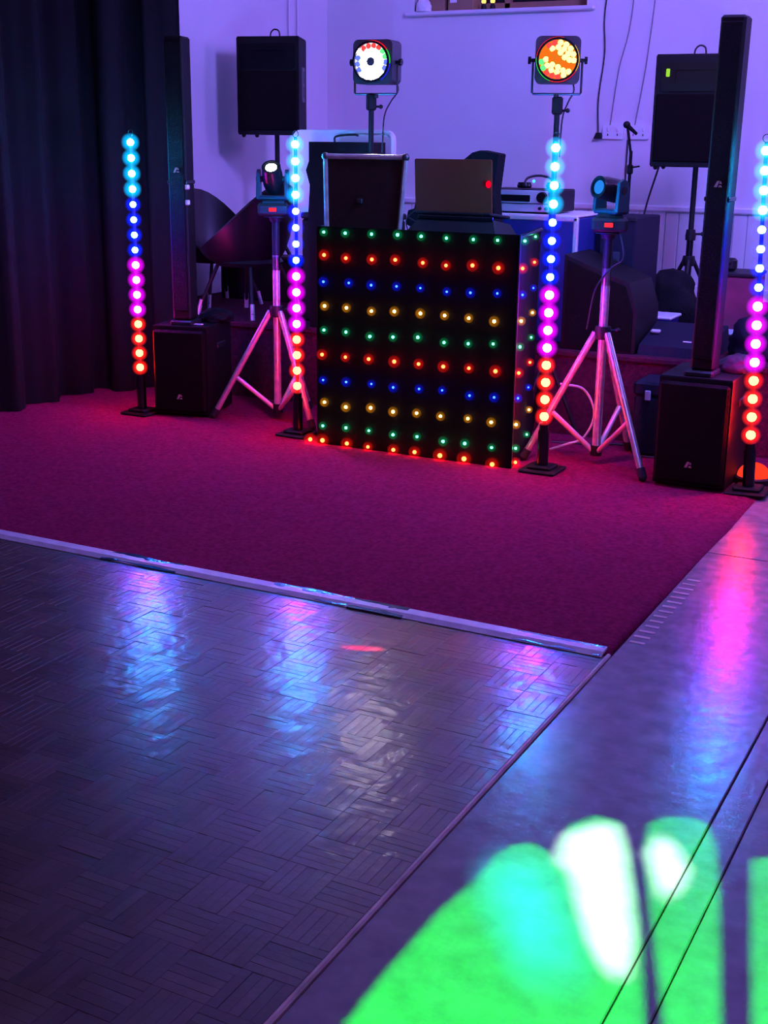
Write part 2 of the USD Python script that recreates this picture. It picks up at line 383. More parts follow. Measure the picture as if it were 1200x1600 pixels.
# pale strip of tape over the carpet's front edge, with worn shiny patches
ts = thing('threshold_strip', 'pale tape strip with foil patches along the front edge of the red carpet', 'tape strip', (0, CY, 0))
part('strip', hull([(x, y, z) for x in (-5.25, -1.065) for y, z in ((-.032, 0.0005), (-.032, .002), (-.012, .0125), (.028, .0145), (.028, .008))]), 'trim', ts, smooth=False)
def crinkle(x0, x1, w, z, seed):
    nx, ny = max(8, int((x1 - x0) / .02)), 6
    xs, ys = np.linspace(x0, x1, nx), np.linspace(-w / 2, w / 2, ny)
    X, Y = np.meshgrid(xs, ys, indexing='ij'); P = np.stack([X * 16, Y * 30, 0 * X], -1)
    Yj = Y + 0.012 * (noise(np.stack([X * 9, 0 * X, 0 * X], -1), seed) - .5)
    Z = z + 0.006 * (fbm(P, 3, seed) - .5)
    v = np.stack([X, Yj, Z], -1); w2 = v.copy(); w2[..., 2] = z - 0.004
    idx = np.arange(nx * ny).reshape(nx, ny); a, b, c, d = idx[:-1, :-1].ravel(), idx[1:, :-1].ravel(), idx[1:, 1:].ravel(), idx[:-1, 1:].ravel()
    f = np.vstack([np.stack([a, b, c], 1), np.stack([a, c, d], 1)]); N = nx * ny
    rim = np.concatenate([idx[:, 0], idx[-1, 1:], idx[-2::-1, -1], idx[0, -2:0:-1]]); r2 = np.roll(rim, -1)
    f = np.vstack([f, f[:, ::-1] + N, np.stack([rim, rim + N, r2 + N], 1), np.stack([rim, r2 + N, r2], 1)])
    return trimesh.Trimesh(np.vstack([v.reshape(-1, 3), w2.reshape(-1, 3)]), f, process=False)
part('foil_patch', mv(crinkle(-3.00, -2.66, 0.062, 0.0, 1), (0, -.001, .0105), rx=11), 'foil', ts, 'crinkled shiny foil patch')
part('foil_patch', mv(crinkle(-2.27, -1.96, 0.060, 0.0, 2), (0, -.001, .0105), rx=11), 'foil', ts, 'crinkled shiny foil patch')
part('foil_patch', mv(crinkle(-1.36, -1.07, 0.055, 0.0, 3), (0, -.001, .0105), rx=11), 'foil', ts, 'crinkled shiny foil patch')
part('gaffer_patch', mv(crinkle(-1.95, -1.745, 0.066, 0.0, 4), (0, -.001, .0112), rx=11), 'gaffer', ts, 'black gaffer tape patch')

# stage
st = group_struct('stage_platform')
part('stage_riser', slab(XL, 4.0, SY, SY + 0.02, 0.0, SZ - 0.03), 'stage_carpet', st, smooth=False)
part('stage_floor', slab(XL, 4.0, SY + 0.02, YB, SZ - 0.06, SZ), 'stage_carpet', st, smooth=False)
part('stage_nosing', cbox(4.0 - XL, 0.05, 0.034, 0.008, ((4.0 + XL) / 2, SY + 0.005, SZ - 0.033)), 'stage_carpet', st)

# walls
HZ = 4.2
wb = group_struct('wall_back')
wx0, wx1, wz0, wz1 = -4.50, -3.16, 2.425, 3.5     # window opening
for k, b in enumerate((slab(XL, wx0, YB, YB + .3, 0, HZ), slab(wx1, 4.0, YB, YB + .3, 0, HZ), slab(wx0, wx1, YB, YB + .3, 0, wz0 - .03), slab(wx0, wx1, YB, YB + .3, wz1, HZ))):
    part('plaster', b, 'wall', wb, smooth=False)
# tongue and groove dado boards
bw = 0.095
n = int((4.0 - XL) / bw)
for k in range(n):
    x = XL + (k + .5) * bw
    part('dado_board', cbox(bw - 0.004, 0.014, 0.585, 0.004, (x, YB - 0.007, SZ)), 'gloss_white', wb, smooth=False)
part('dado_rail', cbox(4.0 - XL, 0.034, 0.045, 0.010, ((4.0 + XL) / 2, YB - 0.017, SZ + 0.585)), 'gloss_white', wb)
part('skirting', cbox(4.0 - XL, 0.024, 0.09, 0.008, ((4.0 + XL) / 2, YB - 0.024, SZ)), 'gloss_white', wb)
wl = group_struct('wall_left')
part('plaster', slab(XL - .3, XL, -4.0, YB + .3, 0, HZ), 'wall', wl, smooth=False)
struct('wall_right', slab(4.0, 4.3, -4.0, YB + .3, 0, HZ), 'wall')
struct('wall_front', slab(XL - .3, 4.3, -4.3, -4.0, 0, HZ), 'wall')
struct('ceiling', slab(XL - .3, 4.3, -4.3, YB + .3, HZ, HZ + .2), 'wall')
wn = group_struct('window_1')
part('window_sill', cbox(wx1 - wx0 + .13, 0.30, 0.03, 0.008, ((wx0 + wx1) / 2, YB + 0.11, wz0 - .03)), 'gloss_white', wn)
part('pane', slab(wx0, wx1, YB + .22, YB + .235, wz0, wz1), 'window_dark', wn, smooth=False)
for x in (wx0 + .02, (wx0 + wx1) / 2, wx1 - .02):
    part('window_frame', cbox(0.05, 0.05, wz1 - wz0, 0.006, (x, YB + .20, wz0)), 'card', wn)
part('window_frame', cbox(wx1 - wx0, 0.05, 0.06, 0.006, ((wx0 + wx1) / 2, YB + .20, wz0)), 'card', wn)

# ================================================================== CURTAIN
def curtain():
    path = [(-5.15, y) for y in np.linspace(-1.0, 6.05, 330)] + [(-5.15 + .25 * math.sin(a), 6.05 + .25 * (1 - math.cos(a)) ) for a in np.linspace(0, np.pi / 2, 16)[1:]] + [(x, 6.30) for x in np.linspace(-4.90, -4.66, 26)[1:]]
    path = np.array(path); path[:, 1] = np.minimum(path[:, 1], 6.27)
    s = np.concatenate([[0], np.cumsum(np.linalg.norm(np.diff(path, axis=0), axis=1))])
    t = np.gradient(path, axis=0); t /= np.linalg.norm(t, axis=1)[:, None]; nrm = np.stack([t[:, 1], -t[:, 0]], 1)
    zs = np.linspace(0.012, 4.1, 16); V = []
    for z in zs:
        ph = s * 2 * np.pi / 0.30 + 1.6 * noise(np.stack([s * .9, 0 * s + z * .05, 0 * s], 1), 4)
        a = (0.045 + 0.03 * noise(np.stack([s * 1.3, 0 * s, 0 * s + 3], 1), 2)) * (0.85 + 0.15 * z / 4)
        off = a * np.sin(ph) + 0.012 * np.sin(2.7 * ph + 1)
        V.append(np.column_stack([path + nrm * off[:, None], np.full(len(s), z)]))
    V = np.array(V); nz, ns = V.shape[:2]; back = V.copy(); back[..., :2] -= (nrm * 0.006)[None]
    v = np.vstack([V.reshape(-1, 3), back.reshape(-1, 3)]); idx = np.arange(nz * ns).reshape(nz, ns); N = nz * ns
    a, b, c, d = idx[:-1, :-1].ravel(), idx[:-1, 1:].ravel(), idx[1:, 1:].ravel(), idx[1:, :-1].ravel()
    f = np.vstack([np.stack([a, b, c], 1), np.stack([a, c, d], 1)])
    rim = np.concatenate([idx[:, 0], idx[-1, 1:], idx[-2::-1, -1], idx[0, -2:0:-1]]); r2 = np.roll(rim, -1)
    f = np.vstack([f, f[:, ::-1] + N, np.stack([rim, rim + N, r2 + N], 1), np.stack([rim, r2 + N, r2], 1)])
    return trimesh.Trimesh(v, f, process=False)
single('curtain', 'tall black pleated curtain hanging along the left wall to the stage', 'curtain', curtain(), 'curtain', smooth=True)

# ================================================================== LED TUBES
def make_tube():
    t = thing('led_tube', 'colour-banded LED tube between the black curtain and the left subwoofer', 'LED light', (-4.475, 5.625, 0.009), group='LED tubes')
    part('base_plate', cat(cbox(0.178, 0.178, 0.014, 0.005), cbox(0.12, 0.11, 0.018, 0.006, (0, 0, 0.012))), 'black_matt', t)
    part('socket', lathe([(0, 0.028), (0.026, 0.028), (0.026, 0.19), (0.021, 0.20), (0.021, 0.225), (0, 0.225)], 20), 'black_gloss', t)
    part('light_strip', lathe([(0, 0.2), (0.0085, 0.2), (0.0085, 1.50), (0.006, 1.506), (0, 1.506)], 12), 'dark_grey', t)
    part('hanging_loop', mv(trimesh.creation.torus(0.016, 0.002, 18, 8), (0, 0, 1.522), rx=90), 'steel', t)
    for k in range(16):
        c = ('red', 'magenta', 'blue', 'cyan')[k // 4]
        z = 0.262 + k * 0.0807
        b = part('led_bulb', ball({'blue': .018, 'cyan': .0195}.get(c, 0.0215), (0, -0.004, z), 2), 'tube_' + c, t)
        part('lens', ball(0.050 if c in ('cyan', 'magenta') else 0.045, (0, -0.004, z), 3), 'tubehalo_' + c, b)  # emissive shell standing in for bloom around the bulb
    return t
tube0 = make_tube()
copy_of(tube0, 'colour-banded LED tube to the left of the LED-studded booth front', (-3.430, 5.598, 0.009))
copy_of(tube0, 'colour-banded LED tube to the right of the LED-studded booth front', (-2.034, 5.530, 0.009), ry=-0.2)
copy_of(tube0, 'colour-banded LED tube beside the right subwoofer, next to the red floor lamp', (-1.090, 5.626, 0.009), ry=-2.2)

# ================================================================== COLUMN SPEAKERS
def badge():
    return cat(mv(upright(sg.Polygon([(-.016, -.012), (-.004, -.012), (.008, .014), (-.004, .014)]), .003), (0, 0, 0)),
               mv(upright(sg.Polygon([(.002, -.012), (.018, -.012), (.014, -.004), (.006, -.004)]), .003), (0, 0, 0)),
               mv(upright(sg.Polygon([(.006, .002), (.016, .002), (.012, .012), (.010, .012)]), .003), (0, 0, 0)))
def make_subwoofer(label, loc, rz, w=0.305, d=0.45, h=0.505):
    t = thing('subwoofer', label, 'speaker', loc, rz, 'subwoofers at floor level')
    c = 0.045
    prof = [(-w / 2, 0), (w / 2, 0), (w / 2, d - .05), (w / 2 - c, d), (-w / 2 + c, d), (-w / 2, d - .05)]
    pts = []
    for z, s in ((0.012, .992), (0.02, 1), (h - .01, 1), (h, .985)):
        pts += [(x * s, (y - d / 2) * s + d / 2, z) for x, y in prof]
    part('cabinet', hull(pts), 'black_box', t)
    part('front_grille', cbox(w - 0.012, 0.03, h - 0.05, 0.012, (0, -0.012, 0.028)), 'grille', t)
    part('badge', mv(badge(), (0.0, -0.031, 0.115)), 'logo', t, 'pale slanted badge')
    part('column_socket', cbox(0.13, 0.15, 0.03, 0.008, (0, 0.10, h - 0.004)), 'black_matt', t)
    for sx in (-1, 1):
        for yy in (.05, d - .08):
            part('rubber_foot', rod((sx * (w / 2 - .05), yy, 0), (sx * (w / 2 - .05), yy, .016), .016), 'rubber', t)
    part('side_handle', cbox(0.012, 0.13, 0.035, 0.005, (w / 2 + 0.002, d * .5, h * .72)), 'black_matt', t)
    return t
def make_column(label, loc, rz, ry):
    t = thing('column_speaker', label, 'speaker', loc, rz, 'tall column speakers', ry=ry)
    for k, (z0, z1) in enumerate(((0.0, 0.735), (0.740, 1.475))):
        part('column_section', cbox(0.105, 0.115, z1 - z0, 0.010, (0, 0, z0)), 'black_box', t)
    part('front_grille', cbox(0.090, 0.012, 1.40, 0.005, (0, -0.060, 0.05)), 'grille', t)
    part('badge', mv(badge(), (0.0, -0.069, 0.80)), 'logo', t, 'pale slanted badge')
    part('joint_band', cbox(0.112, 0.122, 0.02, 0.004, (0, 0, 0.728)), 'black_gloss', t)
    return t
ls = np.array([-4.385, 5.60]); a = math.radians(14)
def rot2(x, y, deg): c, s = math.cos(math.radians(deg)), math.sin(math.radians(deg)); return np.array([c * x - s * y, s * x + c * y])
o = ls + rot2(0.165, 0.03, 14)
make_subwoofer('black subwoofer under the column speaker by the black curtain', (o[0], o[1], 0.009), 14, w=0.315, d=0.43)
oc = o + rot2(0.0, 0.10, 14)
cl = make_column('tall black column speaker with two white clips, by the black curtain', (oc[0], oc[1], 0.541), 14, 0)
for z in (0.62, 0.70):
    part('white_clip', cbox(0.02, 0.03, 0.026, 0.004, (0.052, -0.048, z)), 'white_plastic', cl, 'white clip')
make_subwoofer('black subwoofer under the column speaker beside the red floor lamp', (-1.345, 5.555, 0.009), 0, w=0.325, d=0.43)
make_column('tall black column speaker in front of the yellow-green lit loudspeaker', (-1.335, 5.655, 0.541), 0, 0.55)

# things left on the subwoofers
def crumple(sx, sy, sz, seed, sub=3):
    m = trimesh.creation.icosphere(sub, 1.0); v = m.vertices
    r = 0.72 + 0.55 * fbm(v * 2.6 + seed, 3, seed); v = v * r[:, None]
    v[:, 2] = np.maximum(v[:, 2], -0.35) + 0.35
    m.vertices = v * [sx / 2, sy / 2, sz / 1.45]; return m
single('wrapping', 'crumpled dull wrapping lying on the right subwoofer', 'wrapping', mv(crumple(0.16, 0.13, 0.085, 3), (-1.225, 5.80, 0.516)), 'pink_tube')
bg = single('cable_pouch', 'dark soft cable pouch lying on the left subwoofer', 'bag', mv(crumple(0.20, 0.18, 0.075, 5), (o[0] + .05, o[1] + .29, 0.516), rz=14), 'bag')
single('paper_tag', 'small white paper tag leaning beside the pouch on the left subwoofer', 'tag', mv(cbox(0.055, 0.03, 0.006, 0.002), (o[0] + .065, o[1] + .085, 0.516), rz=10), 'white_plastic')

# red floor lamp behind the right-hand tube
t = thing('floor_lamp', 'red glowing floor lamp behind the base of the tube beside the right subwoofer', 'lamp', (-1.105, 5.80, 0.009))
part('housing', lathe([(0, 0), (0.08, 0), (0.085, 0.01), (0.085, 0.03), (0.078, 0.036), (0, 0.036)], 28), 'black_matt', t)
part('lens', ball(0.074, (0, 0, 0.034), 3, (1, 1, .85)), 'red_lens', t)

# ================================================================== BOOTH FRONT
t = thing('booth_front', 'black cloth booth front studded with rows of coloured LEDs', 'DJ booth')
FX0, FX1, FY = -3.245, -2.175, 5.485
def cloth_panel(p, q, z0, z1, seed, amp=0.004):
    p, q = np.array(p), np.array(q); n = 30; d = q - p; L = np.linalg.norm(d); u = d / L; nr = np.array([u[1], -u[0]])
    S_, Z_ = np.meshgrid(np.linspace(0, L, n), np.linspace(z0, z1, 26), indexing='ij')
    off = amp * (fbm(np.stack([S_ * 5, Z_ * 2, 0 * S_], -1), 3, seed) - .5) * 2
    P = np.stack([p[0] + u[0] * S_ + nr[0] * off, p[1] + u[1] * S_ + nr[1] * off, Z_], -1)
    B = P.copy(); B[..., 0] -= nr[0] * .005; B[..., 1] -= nr[1] * .005
    nz = 26; idx = np.arange(n * nz).reshape(n, nz); N = n * nz
    a, b, c, d_ = idx[:-1, :-1].ravel(), idx[1:, :-1].ravel(), idx[1:, 1:].ravel(), idx[:-1, 1:].ravel()
    f = np.vstack([np.stack([a, b, c], 1), np.stack([a, c, d_], 1)])
    rim = np.concatenate([idx[:, 0], idx[-1, 1:], idx[-2::-1, -1], idx[0, -2:0:-1]]); r2 = np.roll(rim, -1)
    f = np.vstack([f, f[:, ::-1] + N, np.stack([rim, rim + N, r2 + N], 1), np.stack([rim, r2 + N, r2], 1)])
    return trimesh.Trimesh(np.vstack([P.reshape(-1, 3), B.reshape(-1, 3)]), f, process=False)
part('front_cloth', cloth_panel((FX0, FY), (FX1, FY), 0.009, 1.10, 1), 'cloth', t, smooth=True)
SD = np.array([-2.30, 6.08])
part('side_cloth', cloth_panel((FX1, FY), SD, 0.009, 1.10, 2), 'cloth', t, smooth=True)
part('side_cloth', cloth_panel((-3.30, 6.05), (FX0, FY), 0.009, 1.10, 3), 'cloth', t, smooth=True)
for x, y in ((FX0 + .012, FY + .02), (FX1 - .014, FY + .02), (SD[0] - .014, SD[1]), (-3.285, 6.05)):
    part('frame_post', rod((x, y, 0.009), (x, y, 1.09), 0.011), 'steel', t)
for (x0, y0), (x1, y1) in (((FX0, FY + .02), (FX1, FY + .02)), ((FX1 - .014, FY + .02), SD), ((-3.285, 6.05), (FX0, FY + .02))):
    part('frame_rail', rod((x0, y0, 1.088), (x1, y1, 1.088), 0.010), 'steel', t)
cols = ('green', 'red', 'blue', 'yellow', 'green', 'red', 'blue', 'yellow', 'green', 'red')
def led(x, y, z, c, s=1.0):
    b = part('led_light', ball(0.0074 * s * {'red': 1.2, 'blue': .8, 'green': 1.0, 'yellow': 1.1}[c], (x, y, z), 2), 'cloth_' + c, t)
    part('lens', ball(0.0245 * s * {'red': 1.15, 'blue': 1.0, 'green': 0.95, 'yellow': 1.0}[c], (x, y, z), 3), 'clothhalo_' + c, b)  # bloom of the cloth LED, drawn as an emissive shell
u = (SD - [FX1, FY]); u /= np.linalg.norm(u); sn = np.array([u[1], -u[0]])
for r, c in enumerate(cols):
    z = [1.076, 0.955, 0.832, 0.712, 0.592, 0.47, 0.348, 0.226, 0.107, 0.030][r]
    xs = [-3.20 + k * 0.1325 for k in range(8)]
    if r == 9: xs = [-3.285] + xs
    for x in xs:
        s = 1.0 + 0.12 * rnd.uniform(-1, 1)
        if r == 9 and rnd.random() < .6: s *= 1.22
        led(x + rnd.gauss(0, .006), FY - 0.012, z + rnd.gauss(0, .004), c, s)
    for k, sd in enumerate((0.05, 0.36)):
        if r == 9 and k == 1: continue
        p = np.array([FX1, FY]) + u * (sd + rnd.gauss(0, .012)) + sn * .012
        led(p[0], p[1], z - (0.0 if r == 9 else .006), c, 0.95 if k == 0 else 0.8)

# table behind the booth front
t = thing('folding_table', 'black folding table behind the LED booth front', 'table', (-2.76, 5.82, 0.009))
part('table_top', cbox(0.94, 0.50, 0.03, 0.006, (0, 0, 1.015)), 'black_matt', t)
for sx in (-1, 1):
    for sy in (-1, 1):
        part('leg', rod((sx * .38, sy * .2, 0), (sx * .38, sy * .2, 1.02), .013), 'steel', t)
TZ = 1.054

# open flight case with silver-edged lid on the table
t = thing('mixer_case', 'silver-edged black case with its lid standing open on the booth table', 'case', (-3.045, 5.565, TZ), 5)
part('body', cbox(0.20, 0.16, 0.05, 0.005, (0.02, 0.16, 0)), 'black_matt', t)
lw0, lw1, lh = 0.385, 0.425, 0.37
def lidxf(m): return mv(m, (0.0, 0.03, 0.005), rx=-4)
part('lid_panel', lidxf(upright(sg.Polygon([(-lw0 / 2, 0), (lw0 / 2 - .0, 0), (lw1 / 2, lh), (-lw1 / 2, lh)]), 0.03)), 'lid_panel', t)
for s in (-1, 1):
    part('edge_trim', lidxf(rod((s * lw0 / 2, 0.0, 0.0), (s * lw1 / 2, 0.0, lh), 0.013, seg=8)), 'alu', t)
part('edge_trim', lidxf(rod((-lw1 / 2, 0.0, lh), (lw1 / 2, 0.0, lh), 0.013, seg=8)), 'alu', t)
for s in (-1, 1):
    part('corner_cap', lidxf(ball(0.019, (s * lw1 / 2, 0, lh), 2)), 'steel', t)
part('latch', lidxf(cbox(0.03, 0.012, 0.022, 0.003, (-0.02, -0.004, 0.15))), 'steel', t)

# laptop on a stand
t = thing('laptop_stand', 'black wedge laptop stand on the booth table', 'stand', (-2.60, 5.80, TZ))
part('wedge', hull([(-.265, -.14, 0), (.235, -.14, 0), (-.265, .14, 0), (.235, .14, 0), (-.20, -.08, .092), (.19, -.08, .092), (-.20, .14, .062), (.19, .14, .062)]), 'black_matt', t)
part('lip', cbox(0.40, 0.012, 0.02, 0.004, (-0.005, -0.085, 0.086)), 'black_gloss', t)
t = thing('laptop', 'bronze-backed open laptop raised on the wedge stand', 'laptop', (-2.635, 5.80, TZ + 0.096))
part('keyboard_deck', mv(cbox(0.40, 0.25, 0.014, 0.004), (0, 0.075, 0.0), rx=-6), 'black_matt', t)
part('screen_lid', mv(upright(rrect(0.405, 0.255, .008), .008), (0.0, -0.055, 0.145), rx=5), 'laptop', t, 'bronze screen back')
part('hinge', rod((-.16, -.05, .016), (.16, -.05, .016), .007), 'black_gloss', t)
part('indicator', ball(0.0135, (0.188, -0.062, 0.16), 2, (1, .6, 1.25)), 'red_dot', t, 'red light on the lid edge')
# second laptop behind
t = thing('padded_bag', 'black padded bag standing behind the bronze laptop', 'bag', (-2.72, 6.12, 0.009))
part('body', upright(sg.Polygon([(-.29, 0), (.14, 0), (.145, 1.10), (.13, 1.25), (.15, 1.43), (.06, 1.445), (.02, 1.435), (-.04, 1.39), (-.22, 1.36), (-.27, 1.28), (-.30, 1.15), (-.335, 1.14), (-.345, 1.08), (-.30, 1.06)]).buffer(.008), .10), 'bag', t)
part('strap', tube([(-.30, .05, 1.10), (-.36, .05, 1.02), (-.36, .05, .90), (-.28, .05, .85)], .012), 'bag', t)

# wires on the table left of the laptop
single('table_cable', 'thin black cable looping over the table between case lid and laptop', 'cable',
       cat(tube([(-2.93, 5.86, TZ + .01), (-2.95, 5.88, TZ + .07), (-2.90, 5.90, TZ + .12), (-2.84, 5.90, TZ + .13), (-2.80, 5.9, TZ + .10)], .003, 6), tube([(-2.92, 5.85, TZ + .08), (-2.87, 5.86, TZ + .05), (-2.85, 5.87, TZ + .005)], .003, 6)), 'cable')

# ================================================================== PAR LAMPS ON STANDS
def make_stand(label, loc, h):
    t = thing('light_stand', label, 'stand', loc, rnd.uniform(0, 50), 'light stands behind the booth')
    part('pole', rod((0, 0, 0.12), (0, 0, h - .45), .0175), 'black_matt', t)
    part('pole_top', rod((0, 0, h - .46), (0, 0, h), .0135), 'black_matt', t)
    part('collar', lathe([(0, h - .48), (.024, h - .48), (.026, h - .43), (.020, h - .41), (0, h - .41)], 16), 'black_gloss', t)
    part('clamp', cat(cbox(0.05, 0.035, 0.085, 0.008, (0, 0, h - .075)), rod((0.02, 0, h - .055), (0.05, 0, h - .055), .006), ball(.011, (.052, 0, h - .055))), 'black_matt', t)
    for k in range(3):
        a = k * 2 * np.pi / 3
        part('leg', rod((0.02 * math.cos(a), 0.02 * math.sin(a), .42), (.20 * math.cos(a), .20 * math.sin(a), 0.012), .010), 'black_matt', t)
    return t
def make_par(label, loc, rz, white):
    t = thing('par_lamp', label, 'stage light', loc, rz, 'lamps on the light stands')
    h = 0.215
    # housing: rounded square can, lens facing -y
    part('housing', cat(mv(upright(rrect(h, h, .028), .13), (0, -0.02, 0)), mv(upright(rrect(h * .8, h * .8, .03), .05), (0, .105, 0))), 'dark_grey', t)
    part('lens_ring', mv(lathe([(0.090, 0), (0.100, 0.0), (0.100, 0.03), (0.090, 0.03), (0.090, 0.0)], 40), (0, -0.02, 0), rx=90), 'black_gloss', t)
    part('bloom_dish', mv(lathe([(0, 0.0), (0.092, 0.0), (0.092, 0.008), (0, 0.008)], 36), (0, -0.024, 0), rx=90), 'par_dish_white' if white else 'par_dish_amber', t)  # dish made to glow, imitating bloom that merges the LEDs
    for a0, a1, cc in (((35, 150, 'red'), (-5, 35, 'green'), (-60, -5, 'blue'), (150, 215, 'blue')) if white else ((75, 175, 'red'), (175, 250, 'green'), (250, 330, 'red'), (-30, 40, 'yellow'))):
        part('rim_glow', tube([(.097 * math.cos(math.radians(q)), -.034, .097 * math.sin(math.radians(q))) for q in np.linspace(a0, a1, 14)], .006, 8, 2), 'par_rim_' + cc, t)  # coloured bloom fringe, added as glowing tubes round the rim
    part('yoke', cat(tube([(-.118, .03, 0.0), (-.118, .03, -.148), (-.112, .03, -.155), (.112, .03, -.155), (.118, .03, -.148), (.118, .03, 0.0)], .0055, 8, 1)), 'steel', t)
    for s in (-1, 1):
        part('knob', cat(rod((s * .105, .03, 0), (s * .135, .03, 0), .009), mv(lathe([(0, 0), (.017, 0), (.017, .014), (0, .014)], 14), (s * .128, .03, 0), ry=s * 90)), 'black_gloss', t)
    part('mount', rod((0, .03, -.175), (0, .03, -.150), .013), 'steel', t)
    part('power_cable', tube([(.06, .12, -.05), (.085, .13, -.13), (.06, .09, -.19), (.035, .06, -.27), (.03, .05, -.45)], .004, 6), 'cable', t)
    pts = [(0, 0)] if not white else []
    rings = ((0.034, 7), (0.056, 12), (0.077, 17))
    for rr, n in rings:
        pts += [(rr * math.cos(2 * np.pi * k / n + rr * 9), rr * math.sin(2 * np.pi * k / n + rr * 9)) for k in range(n)]
    for x, z in pts:
        r = math.hypot(x, z); ang = math.degrees(math.atan2(z, x))
        if white:
            c = 'white'
            if r > .07: c = ('red' if 50 < ang < 130 else 'green' if 0 < ang <= 50 else 'blue' if abs(ang) > 150 else 'white')
            if -40 < ang <= 0 and r > .07: c = 'blue'
        else:
            d = x * math.sin(math.radians(62)) * -1 * -.47 + z * .88   # distance from the dark diagonal
            c = 'yellow' if abs(d) > .022 else 'amber'
            if r > .07: c = 'red' if (ang > 95 or ang < -70) else ('green' if abs(ang) > 150 else 'yellow')
            if r > .07 and (ang < -140 or ang > 165): c = 'green'
            if abs(d) <= .018: c = 'amber'
        part('led_lens', ball(.0135, (0, 0, 0), 2, (1, .5, 1)).apply_translation((x, -0.033, z)), 'par_' + c, t)
    if white: part('centre_hub', mv(lathe([(0, 0), (.025, 0), (.021, .016), (0, .016)], 20), (0, -.032, 0), rx=90), 'dark_grey', t)
    return t
make_stand('thin black light stand carrying the white lamp, behind the open case', (-3.275, 6.10, 0.009), 1.72)
make_stand('thin black light stand carrying the red and yellow lamp, behind the booth', (-2.268, 6.14, 0.009), 1.70)
make_par('square stage lamp glowing white on its stand', (-3.245, 6.07, 1.89), 6, True)
make_par('square stage lamp glowing red and yellow on its stand', (-2.266, 6.11, 1.885), 20, False)

# ================================================================== TRIPODS AND MOVING HEADS
def make_tripod(label, c, feet, hub, top, spread=None):
    t = thing('tripod_stand', label, 'stand', (c[0], c[1], 0.009), group='silver tripods with moving heads')
    part('centre_pole', rod((0, 0, .05), (0, 0, hub + .30), .021), 'alu', t)
    part('upper_pole', rod((0, 0, hub + .22), (0, 0, top), .021), 'black_matt', t)
    part('hub', cat(lathe([(0, hub - .03), (.036, hub - .03), (.042, hub), (.036, hub + .03), (0, hub + .03)], 18), rod((.03, 0, hub + .01), (.07, 0, hub + .015), .007), ball(.013, (.072, 0, hub + .015))), 'black_matt', t)
    part('lower_hub', lathe([(0, .04), (.028, .04), (.028, .09), (0, .09)], 16), 'black_matt', t)
    part('top_plate', cat(lathe([(0, top - .03), (.03, top - .03), (.035, top - .01), (.06, top - .006), (.06, top), (0, top)], 20)), 'black_matt', t)
    for fx, fy in feet:
        d = np.array([fx - c[0], fy - c[1]]); L = np.linalg.norm(d); d /= L
        p = np.array([d[0] * .035, d[1] * .035, hub]); q = np.array([d[0] * L, d[1] * L, .02])
        part('leg', rod(p, q, .0165), 'alu', t)
        part('rubber_foot', cat(rod(q + (p - q) * .06, q, .0205), ball(.021, q)), 'rubber', t)
        m = p + (q - p) * .62
        part('brace', rod(m, (d[0] * .02, d[1] * .02, .065), .0125), 'alu_matt', t)
    return t
make_tripod('silver tripod left of the booth front, carrying the white-lit moving head', (-3.725, 5.87), [(-4.047, 5.717), (-3.411, 5.714), (-3.72, 6.20)], .60, 1.105)
make_tripod('silver tripod right of the booth front, carrying the blue-lensed moving head', (-1.862, 5.80), [(-2.185, 5.675), (-1.56, 5.573), (-1.80, 6.13)], .635, 1.10)
def make_moving_head(label, loc, rz, pan, tilt, lens):
    t = thing('moving_head', label, 'stage light', loc, rz, 'moving head lights on tripods')
    part('base', cat(cbox(0.165, 0.15, 0.062, 0.012), cbox(0.12, 0.11, 0.02, 0.006, (0, 0, .058))), 'black_matt', t)
    part('display', cbox(0.040, 0.006, 0.020, 0.002, (-.005, -.077, .022)), 'red_display', t, 'red lit display')
    c, s = math.cos(math.radians(pan)), math.sin(math.radians(pan))
    def P(m): return mv(m, (0, 0, 0), rz=pan)
    part('yoke', P(cat(cbox(0.165, 0.075, 0.022, 0.008, (0, 0, .078)), *[mv(hull([(sx * .066, -.036, .09), (sx * .086, -.036, .09), (sx * .066, .036, .09), (sx * .086, .036, .09), (sx * .066, -.026, .22), (sx * .084, -.026, .22), (sx * .066, .026, .22), (sx * .084, .026, .22), (sx * .066, 0, .235), (sx * .084, 0, .235)])) for sx in (-1, 1)])), 'teal', t)
    head = lathe([(0, -.085), (.030, -.085), (.046, -.070), (.054, -.03), (.054, .035), (.050, .07), (.050, .085), (.040, .085), (.040, .078), (0, .078)], 28)
    part('head', P(mv(head, (0, 0, .185), rx=tilt)), 'black_gloss', t)
    part('lens', P(mv(mv(ball(.031, (0, 0, .079), 3, (1, 1, .25)), (0, 0, 0)), (0, 0, .185), rx=tilt)), lens, t, 'glowing lens')
    part('pivot', P(rod((-.088, 0, .185), (.088, 0, .185), .016)), 'black_matt', t)
    return t
make_moving_head('moving head light with bright white lens, left of the booth', (-3.735, 5.865, 1.118), 33, -10, 40, 'white_lens')
make_moving_head('moving head light with blue lens, right of the booth', (-1.860, 5.80, 1.113), 18, -48, 80, 'cyan_lens')

